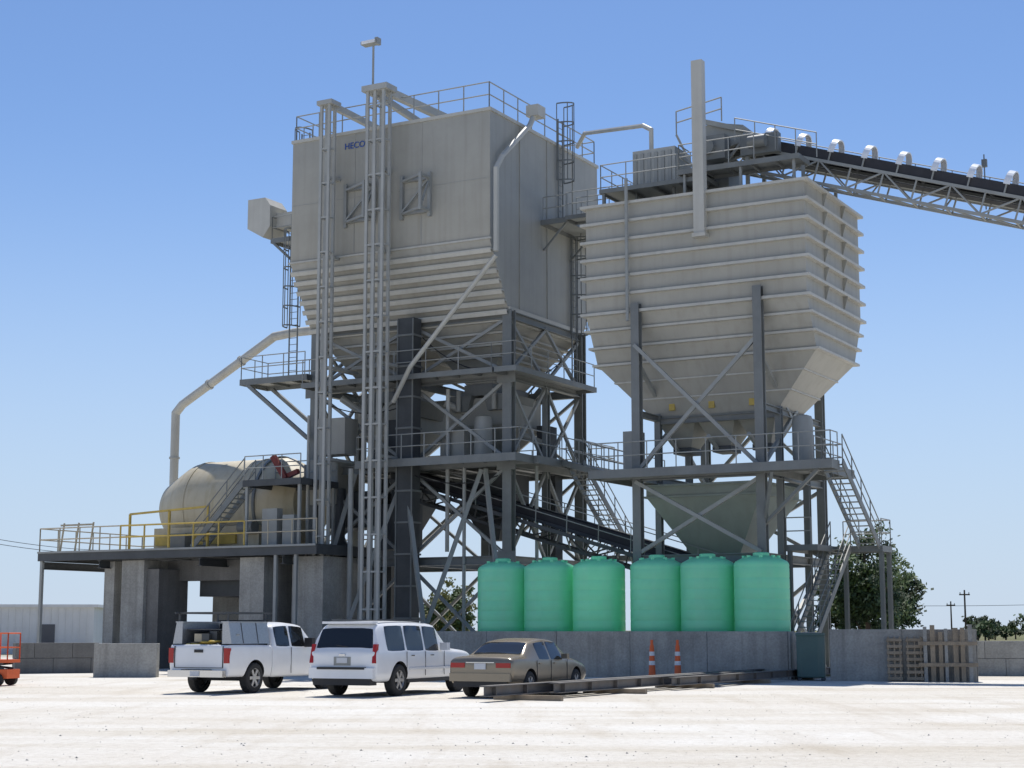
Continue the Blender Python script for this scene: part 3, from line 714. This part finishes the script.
for sg in(-1,1):
    T("tail_lights",TAIL).extr([(-.012,sg*.98,.86),(-.012,sg*.88,.86),(.08,sg*.86,1.34),(.08,sg*.96,1.34)],(.12,0,0))
    T("mirrors",WHITEP).box(3.5,3.68,sg*1.0+(-.0 if sg>0 else -.22),sg*1.0+(.22 if sg>0 else 0),1.16,1.36)
    T("roof_rails",STEELD).beam((.6,sg*.70,1.96),(3.1,sg*.70,1.95),.04,.04)
    T("side_molding",WHITEP).box(1.75,4.2,sg*1.015-.012,sg*1.015+.012,.66,.72)
    T("rocker",BLK).box(1.75,4.2,sg*.93-.03,sg*.93+.03,.33,.42)
    for x in(1.85,2.95): T("door_handles",CHR).box(x,x+.17,sg*1.01-.02,sg*1.01+.02,1.02,1.05)
doorlines(T,(1.62,2.66,3.75),1.015,.5,1.14)
T("licence_plate",PLATE).box(-.022,-.005,-.16,.16,.86,1.0);T("rear_badge",CHR).box(-.02,0,-.09,.09,1.04,1.09);T("plate_recess",STEELM).box(-.004,.02,-.25,.25,.80,1.02)
T("spoiler",WHITEP).box(.22,.5,-.75,.75,1.86,1.92);T("wiper",BLK).beam((.09,-.1,1.27),(.14,.35,1.32),.02)
T("axle",STEELD).pipe((1.25,-.8,.4),(1.25,.8,.4),.07);T("exhaust",CHR).pipe((-.02,-.62,.36),(.3,-.62,.36),.035)
T.done()
# ---- sedan
T=Thing("sedan_car",(-.80,42.4,0),R(90-26))
st=[(.0,.45,.86,.90,.84,.7,'B','B'),(.05,.36,.94,.99,.90,.76,'B','B'),(.12,.33,.97,1.04,.915,.76,'B','B'),(.75,.30,.98,1.06,.925,.76,'B','B'),(.90,.28,.97,1.08,.925,.76,'B','G'),
(1.45,.26,.95,1.38,.925,.67,'B','B'),(1.60,.26,.95,1.43,.925,.66,'G','B'),(2.25,.26,.94,1.48,.925,.66,'B','B'),(2.32,.26,.94,1.48,.925,.66,'G','B'),(2.95,.26,.93,1.45,.925,.65,'G','B'),(3.05,.26,.93,1.42,.925,.64,'B','G'),
(3.75,.27,.92,1.0,.92,.68,'B','B'),(3.9,.28,.90,.97,.915,.70,'B','B'),(4.6,.30,.78,.85,.88,.66,'B','B'),(4.88,.34,.66,.72,.8,.6,'B','B'),(5.0,.40,.58,.62,.66,.5,'B','B')]
loft("body",T,st,GOLDP,(1.05,3.95),.33,.385)
for x in(1.05,3.95):
    for sg in(-1,1): wheel(T,x,sg*.80,.33,.22,sg)
T("rear_bumper",GOLDP).box(-.06,.1,-.85,.85,.42,.62);T("lower_valance",BLK).box(-.02,.3,-.75,.75,.28,.42)
for sg in(-1,1):
    T("tail_lights",TAIL).box(-.012,.12,min(sg*.44,sg*.84),max(sg*.44,sg*.84),.76,.88)
    T("mirrors",GOLDP).box(2.95,3.1,min(sg*.9,sg*1.07),max(sg*.9,sg*1.07),.95,1.08)
    for x in(1.55,2.45): T("door_handles",GOLDP).box(x,x+.15,sg*.92-.02,sg*.92+.02,.83,.86)
    T("rocker",BLK).box(1.5,3.5,sg*.85-.03,sg*.85+.03,.22,.3)
doorlines(T,(1.42,2.29,3.3),.925,.36,.93)
T("licence_plate",PLATE).box(-.025,-.005,-.16,.16,.72,.87);T("trunk_trim",CHR).box(-.02,.05,-.4,.4,.88,.90)
T.done()
# ---- pickup
T=Thing("pickup_truck",(-8.45,45.3,0),R(90-26))
st=[(.02,.50,1.24,1.27,.97,.93,'B','B'),(.06,.45,1.28,1.31,1.0,.95,'B','B'),(.3,.45,1.28,1.31,1.01,.95,'B','B'),(2.0,.42,1.28,1.31,1.01,.95,'B','B'),(2.05,.4,1.25,1.27,1.0,.93,'B','B')]
loft("bed",T,st,WHITEP,(1.25,),.41,.47,(((.12,1.95,-.88,.88,.75,1.6),2),))
st=[(2.09,.42,1.20,1.24,.98,.9,'B','B'),(2.11,.42,1.24,1.28,.99,.88,'B','G'),(2.2,.4,1.25,1.80,1.0,.80,'B','B'),(2.28,.4,1.25,1.88,1.0,.80,'G','B'),(2.97,.4,1.24,1.92,1.0,.80,'B','B'),(3.05,.4,1.24,1.92,1.0,.80,'G','B'),(3.75,.4,1.23,1.87,1.0,.79,'B','B'),(3.85,.4,1.23,1.83,1.0,.78,'B','G'),
(4.4,.4,1.20,1.30,1.0,.82,'B','B'),(4.55,.4,1.18,1.27,1.0,.84,'B','B'),(5.5,.4,1.12,1.2,.98,.84,'B','B'),(5.75,.42,1.05,1.1,.94,.8,'B','B'),(5.85,.45,.85,.9,.88,.76,'B','B')]
loft("cab",T,st,WHITEP,(4.85,),.41,.47)
for x in(1.25,4.85):
    for sg in(-1,1): wheel(T,x,sg*.86,.41,.27,sg)
T("tailgate_gaps",BLK).box(.0,.03,-.80,-.786,.70,1.27);T("tailgate_gaps",BLK).box(.0,.03,.786,.80,.70,1.27);T("tailgate_gaps",BLK).box(.0,.03,-.785,.785,.69,.703)
T("tailgate_handle",BLK).box(-.004,.03,-.14,.14,1.10,1.18)
T("bumper",CHR).box(-.14,.04,-.9,.9,.45,.63);T("bumper_step",BLK).box(-.145,.0,-.45,.45,.632,.65);T("hitch",BLK).box(-.3,-.1,-.05,.05,.38,.45)
T("licence_plate",PLATE).box(-.155,-.142,-.15,.15,.48,.61)
for sg in(-1,1):
    T("tail_lights",TAIL).box(.0,.12,min(sg*.83,sg*.985),max(sg*.83,sg*.985),.82,1.22)
    T("mirrors",BLK).box(3.65,3.82,min(sg*1.0,sg*1.26),max(sg*1.0,sg*1.26),1.22,1.48)
    T("tool_chests",DIA).extr([(.15,sg*.97,1.33),(.15,sg*.66,1.33),(.15,sg*.66,1.90),(.15,sg*.86,1.90)],(1.8,0,0))
    T("chest_lids",DIA).box(.13,1.97,min(sg*.62,sg*.88),max(sg*.62,sg*.88),1.902,1.93)
    for x in(.7,1.4): T("chest_gaps",BLK).beam((x,sg*.972,1.35),(x,sg*.87,1.89),.012,.012)
    T("chest_handles",CHR).box(.4,.55,min(sg*.92,sg*.95),max(sg*.92,sg*.95),1.56,1.60)
    for x in(.2,1.95): T("ladder_rack",STEELD).beam((x,sg*.80,1.93),(x,sg*.80,2.14),.05)
    T("ladder_rack",STEELD).beam((.0,sg*.80,2.16),(2.2,sg*.80,2.16),.05)
for x in(.2,1.1,1.95): T("ladder_rack",STEELD).beam((x,-.80,2.16),(x,.80,2.16),.05)
for z in(1.35,1.7): T("shelves",STEELD).box(.3,1.9,-.62,.62,z,z+.03)
T("headache_rack",BLK).beam((2.02,-.85,1.4),(2.02,.85,1.4),.05);T("headache_rack",BLK).beam((2.02,-.85,1.95),(2.02,.85,1.95),.05)
for i in range(12): T("headache_rack",BLK).beam((2.02,-.8+i*.145,1.3),(2.02,-.8+i*.145,1.95),.03)
T("bulkhead",BLK).box(1.8,1.88,-.62,.62,.78,1.88)
for k in range(12): 
    x=random.uniform(.3,1.3);y=random.uniform(-.5,.5);zz=random.choice((1.0,1.385,1.385));T("bed_cargo_%d"%(k%3),(TANRAIL,STEELD,STEELM)[k%3]).box(x-.12,x+.15,y-.12,y+.12,zz,zz+.1+random.random()*.2)
for k in range(7):
    T("hose_coils",YEL).rev([(.16,-.03),(.2,0),(.16,.03),(.12,0),(.16,-.03)],(random.uniform(.2,.45),random.uniform(-.5,.4),1.30+k*.02),16)
doorlines(T,(3.0,4.1),1.0,.5,1.22)
T("axle",STEELD).pipe((1.25,-.8,.4),(1.25,.8,.4),.08)
T.done()

# ================================================================ background building
T=Thing("white_warehouse",(-48,118,0),R(4))
T("walls",BLD).box(0,18.3,0,12,0,3.3);T("roof",BLD).box(-.3,18.6,-.3,12.3,3.3,3.5)
for i in range(36): T("siding_ribs",BLD).box(.25+i*.5,.31+i*.5,-.03,0,.1,3.25)
T("door",TRIM).box(14.5,15.6,-.05,-.031,0,2.1);T("windows",GLASS).box(9,10.4,-.05,-.031,1.2,2.1)
T.done()
# ================================================================ trees
def leafcloud(mbs,c,rx,rz,ncl,nl,ls,seed):
    rnd=random.Random(seed)
    for i in range(ncl):
        while 1:
            p=Vector((rnd.uniform(-1,1),rnd.uniform(-1,1),rnd.uniform(-1,1)))
            if .25<p.length<1: break
        k=.78+.3*math.sin(p.x*5+seed)*math.cos(p.y*4+p.z*3)
        cc=Vector((c[0]+p.x*rx*k,c[1]+p.y*rx*k,c[2]+p.z*rz*k));cr=rnd.uniform(.14,.26)*rx
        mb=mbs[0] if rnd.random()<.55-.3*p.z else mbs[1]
        for j in range(nl):
            d=Vector((rnd.gauss(0,1),rnd.gauss(0,1),rnd.gauss(0,.8)))*cr*.5
            q=cc+d;a=Vector((rnd.gauss(0,1),rnd.gauss(0,1),rnd.gauss(0,1))).normalized();b=a.orthogonal().normalized();s=ls*rnd.uniform(.6,1.3)
            mb.poly([q-a*s,q+b*s*.6,q+a*s,q-b*s*.6])
def tree(name,x,y,h,rx,seed,ncl=90,nl=70,ls=.13,pal=(0,1),th=.25):
    T=Thing(name,(x,y,0));rnd=random.Random(seed);tr=T("trunk",BARK);r=h*.03
    tr.pipe((0,0,0),(.1,0,h*th),r,r*.75,8);tr.pipe((.1,0,h*th),(.0,.1,h*.75),r*.75,r*.2,8)
    for i in range(9):
        a=rnd.uniform(0,6.28);z=h*rnd.uniform(th*.9,.6);e=(math.cos(a)*rx*.7,math.sin(a)*rx*.7,z+h*rnd.uniform(.08,.25));tr.pipe((.05,0,z),e,r*.35,r*.08,6)
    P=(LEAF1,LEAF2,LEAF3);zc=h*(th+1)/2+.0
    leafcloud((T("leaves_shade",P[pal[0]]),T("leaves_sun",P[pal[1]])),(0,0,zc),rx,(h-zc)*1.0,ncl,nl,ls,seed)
    T.done(False)
def at_px(px,Y): return (px-512)/1660/1.008*Y
tree("tree",at_px(866,112),112,9.0,3.2,3,150,60,.17,(0,1),.1)
tree("tree",at_px(892,118),118,6.6,2.6,5,90,60,.17,(0,1),.1)
tree("tree",at_px(840,116),116,6.4,2.2,8,70,60,.17,(0,1),.1)
tree("tree",at_px(452,130),130,5.6,2.3,11,90,60,.15,(1,2),.12)
tree("tree",at_px(434,134),134,4.6,1.6,12,60,50,.15,(1,2),.12)
T=Thing("distant_trees")
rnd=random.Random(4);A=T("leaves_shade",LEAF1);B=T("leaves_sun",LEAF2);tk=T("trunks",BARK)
for i in range(46):
    Y=rnd.uniform(230,330);px=rnd.choice([rnd.uniform(965,1010),rnd.uniform(1000,1200),rnd.uniform(1000,1500)]) if i<34 else rnd.uniform(-700,-30);hh=rnd.uniform(2.6,4.6);X=(px-512)/1660*Y
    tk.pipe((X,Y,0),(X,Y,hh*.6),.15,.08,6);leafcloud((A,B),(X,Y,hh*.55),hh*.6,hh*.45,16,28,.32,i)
T.done(False)
for px,Y,h in((947,230,5.6),(961,190,6.2),(-60,150,11)):
    X=(px-512)/1660*Y;T=Thing("utility_pole",(X,Y,0));T("pole",BARK).pipe((0,0,0),(0,0,h),.13,.09,8);T("crossarm",BARK).box(-.6,.6,-.06,.06,h-.6,h-.45)
    for q in(-.5,0,.5): T("insulators",STEEL).pipe((q,0,h-.45),(q,0,h-.25),.05,n=6)
    T.done()
T=Thing("power_lines")
def wire(a,b,sag):
    a=Vector(a);b=Vector(b);pr=a
    for i in range(1,13):
        t=i/12;c=a.lerp(b,t)-Vector((0,0,sag*4*t*(1-t)));T("wire",BLK).pipe(pr,c,.03,n=5,caps=False);pr=c
for dz in(0,.45): wire(((-60-512)/1660*150,150,10.4+dz),((120-512)/1660*190,190,10.2+dz),.5)
wire((at_px(900,230),230,5.),(at_px(1200,230),230,6.2),.4)
T.done()

# ================================================================ ground
def plain(name,mt,x0,x1,y0,y1,z,n=1):
    me=bpy.data.meshes.new(name);v=[];f=[]
    for j in range(n+1):
        for i in range(n+1): v.append((lerp(x0,x1,i/n),lerp(y0,y1,j/n),z))
    for j in range(n):
        for i in range(n): a=j*(n+1)+i;f.append((a,a+1,a+n+2,a+n+1))
    me.from_pydata(v,[],f);me.materials.append(mt);o=bpy.data.objects.new(name,me);bpy.context.collection.objects.link(o);return o
gm=bpy.data.materials.new("dusty_gravel");gm.use_nodes=True
nt=gm.node_tree;n=nt.nodes;L=nt.links;b=n["Principled BSDF"];b.inputs["Roughness"].default_value=.95;b.inputs["Specular IOR Level"].default_value=.15
geo=n.new("ShaderNodeNewGeometry")
def noise(sc,det=5,vec=None,ro=.6):
    q=n.new("ShaderNodeTexNoise");q.inputs["Scale"].default_value=sc;q.inputs["Detail"].default_value=det;q.inputs["Roughness"].default_value=ro;L.new(vec or geo.outputs["Position"],q.inputs["Vector"]);return q.outputs["Fac"]
def ramp(fac,stops):
    q=n.new("ShaderNodeValToRGB");q.color_ramp.elements[0].position=stops[0][0];q.color_ramp.elements[0].color=(*stops[0][1],1);q.color_ramp.elements[1].position=stops[1][0];q.color_ramp.elements[1].color=(*stops[1][1],1)
    L.new(fac,q.inputs[0]);return q.outputs[0]
def mixc(a,b_,fac,mode='MIX'):
    q=n.new("ShaderNodeMix");q.data_type='RGBA';q.blend_type=mode
    if isinstance(fac,float): q.inputs[0].default_value=fac
    else: L.new(fac,q.inputs[0])
    for s,i in((a,6),(b_,7)):
        if isinstance(s,tuple): q.inputs[i].default_value=(*s,1)
        else: L.new(s,q.inputs[i])
    return q.outputs[2]
c1=ramp(noise(.10,6),[(.35,(.64,.60,.535)),(.62,(.71,.69,.645))])
mp=n.new("ShaderNodeMapping");mp.inputs["Scale"].default_value=(.07,.30,1);mp.inputs["Rotation"].default_value=(0,0,R(14));L.new(geo.outputs["Position"],mp.inputs["Vector"])
mp2=n.new("ShaderNodeMapping");mp2.inputs["Scale"].default_value=(.9,.10,1);mp2.inputs["Rotation"].default_value=(0,0,R(-38));L.new(geo.outputs["Position"],mp2.inputs["Vector"])
c2=ramp(noise(1.,7,mp.outputs[0],.7),[(.38,(.82,.78,.71)),(.54,(1,1,1))])
c=mixc(c1,c2,.75,'MULTIPLY')
c4=ramp(noise(1.,6,mp2.outputs[0],.6),[(.36,(.86,.83,.79)),(.48,(1,1,1))]);c=mixc(c,c4,.6,'MULTIPLY')
c3=ramp(noise(6.,10,None,.85),[(.38,(.78,.76,.72)),(.53,(1.03,1.03,1.02))]);c=mixc(c,c3,.75,'MULTIPLY')
sx=n.new("ShaderNodeSeparateXYZ");L.new(geo.outputs["Position"],sx.inputs[0])
mr=n.new("ShaderNodeMapRange");mr.inputs[1].default_value=100;mr.inputs[2].default_value=125;L.new(sx.outputs[1],mr.inputs[0])
g=ramp(noise(.05,5),[(.4,(.10,.12,.05)),(.6,(.20,.18,.10))]);c=mixc(c,g,mr.outputs[0])
L.new(c,b.inputs["Base Color"])
bp=n.new("ShaderNodeBump");bp.inputs["Strength"].default_value=.7;bp.inputs["Distance"].default_value=.06
ad=n.new("ShaderNodeMath");L.new(noise(2.5,9,None,.78),ad.inputs[0]);L.new(noise(1.,5,mp2.outputs[0],.6),ad.inputs[1]);L.new(ad.outputs[0],bp.inputs["Height"]);L.new(bp.outputs[0],b.inputs["Normal"])
plain("ground",gm,-3000,3000,-200,5000,0)
STONE=mat("stone",(.46,.43,.38),.9,0,.3,3)
T=Thing("gravel");s=T("stones",STONE);rnd=random.Random(9)
for i in range(1600):
    Y=20+40*rnd.random()**1.6;X=rnd.uniform(-.36,.36)*Y;r=rnd.uniform(.006,.02)*(1.6 if rnd.random()<.05 else 1)
    k=len(s.v);
    for dx,dy,dz in((1,0,0),(-.3,.9,0),(-.8,-.6,0),(0,0,.8)): s.v.append((X+dx*r*rnd.uniform(.7,1.3),Y+dy*r*rnd.uniform(.7,1.3),max(0,dz*r)-.002))
    s.f+=[(k,k+1,k+3),(k+1,k+2,k+3),(k+2,k,k+3)]
T.done(False)

# ================================================================ light, sky, camera
SE,SA=62,6
w=bpy.data.worlds.new("World");scene.world=w;w.use_nodes=True;wn=w.node_tree.nodes;wl=w.node_tree.links
sk=wn.new("ShaderNodeTexSky");sk.sky_type='NISHITA';sk.sun_disc=False;sk.sun_elevation=R(SE);sk.sun_rotation=R(SA);sk.air_density=1.;sk.dust_density=.15;sk.ozone_density=3.
tm=wn.new("ShaderNodeMix");tm.data_type='RGBA';tm.blend_type='MULTIPLY';tm.inputs[0].default_value=1;tm.inputs[7].default_value=(.92,1.02,1.2,1);wl.new(sk.outputs[0],tm.inputs[6])
tc=wn.new("ShaderNodeTexCoord");sp=wn.new("ShaderNodeSeparateXYZ");wl.new(tc.outputs["Generated"],sp.inputs[0])
hz=wn.new("ShaderNodeMapRange");hz.interpolation_type='SMOOTHERSTEP';hz.inputs[1].default_value=-.04;hz.inputs[2].default_value=.34;hz.inputs[3].default_value=.85;hz.inputs[4].default_value=0;wl.new(sp.outputs[2],hz.inputs[0])
hm=wn.new("ShaderNodeMix");hm.data_type='RGBA';hm.inputs[7].default_value=(5.4,6.6,8.4,1);wl.new(hz.outputs[0],hm.inputs[0]);wl.new(tm.outputs[2],hm.inputs[6])
wl.new(hm.outputs[2],wn["Background"].inputs[0]);wn["Background"].inputs[1].default_value=.1
sd=bpy.data.lights.new("sun",'SUN');sd.energy=4.9;sd.angle=R(.5);sd.color=(1,.965,.91)
so=bpy.data.objects.new("sun",sd);bpy.context.collection.objects.link(so)
dv=Vector((math.cos(R(SE))*math.sin(R(SA)),math.cos(R(SE))*math.cos(R(SA)),math.sin(R(SE))));so.rotation_euler=dv.to_track_quat('Z','Y').to_euler();so.location=(0,30,60)
cd=bpy.data.cameras.new("camera");cd.sensor_width=36;cd.lens=1660/1024*36;cd.clip_end=8000
co=bpy.data.objects.new("camera",cd);co.location=(0,0,1.7);co.rotation_euler=(R(90)+math.atan(246/1660),0,0);bpy.context.collection.objects.link(co);scene.camera=co
scene.view_settings.view_transform='Standard';scene.view_settings.look='None';scene.view_settings.exposure=0
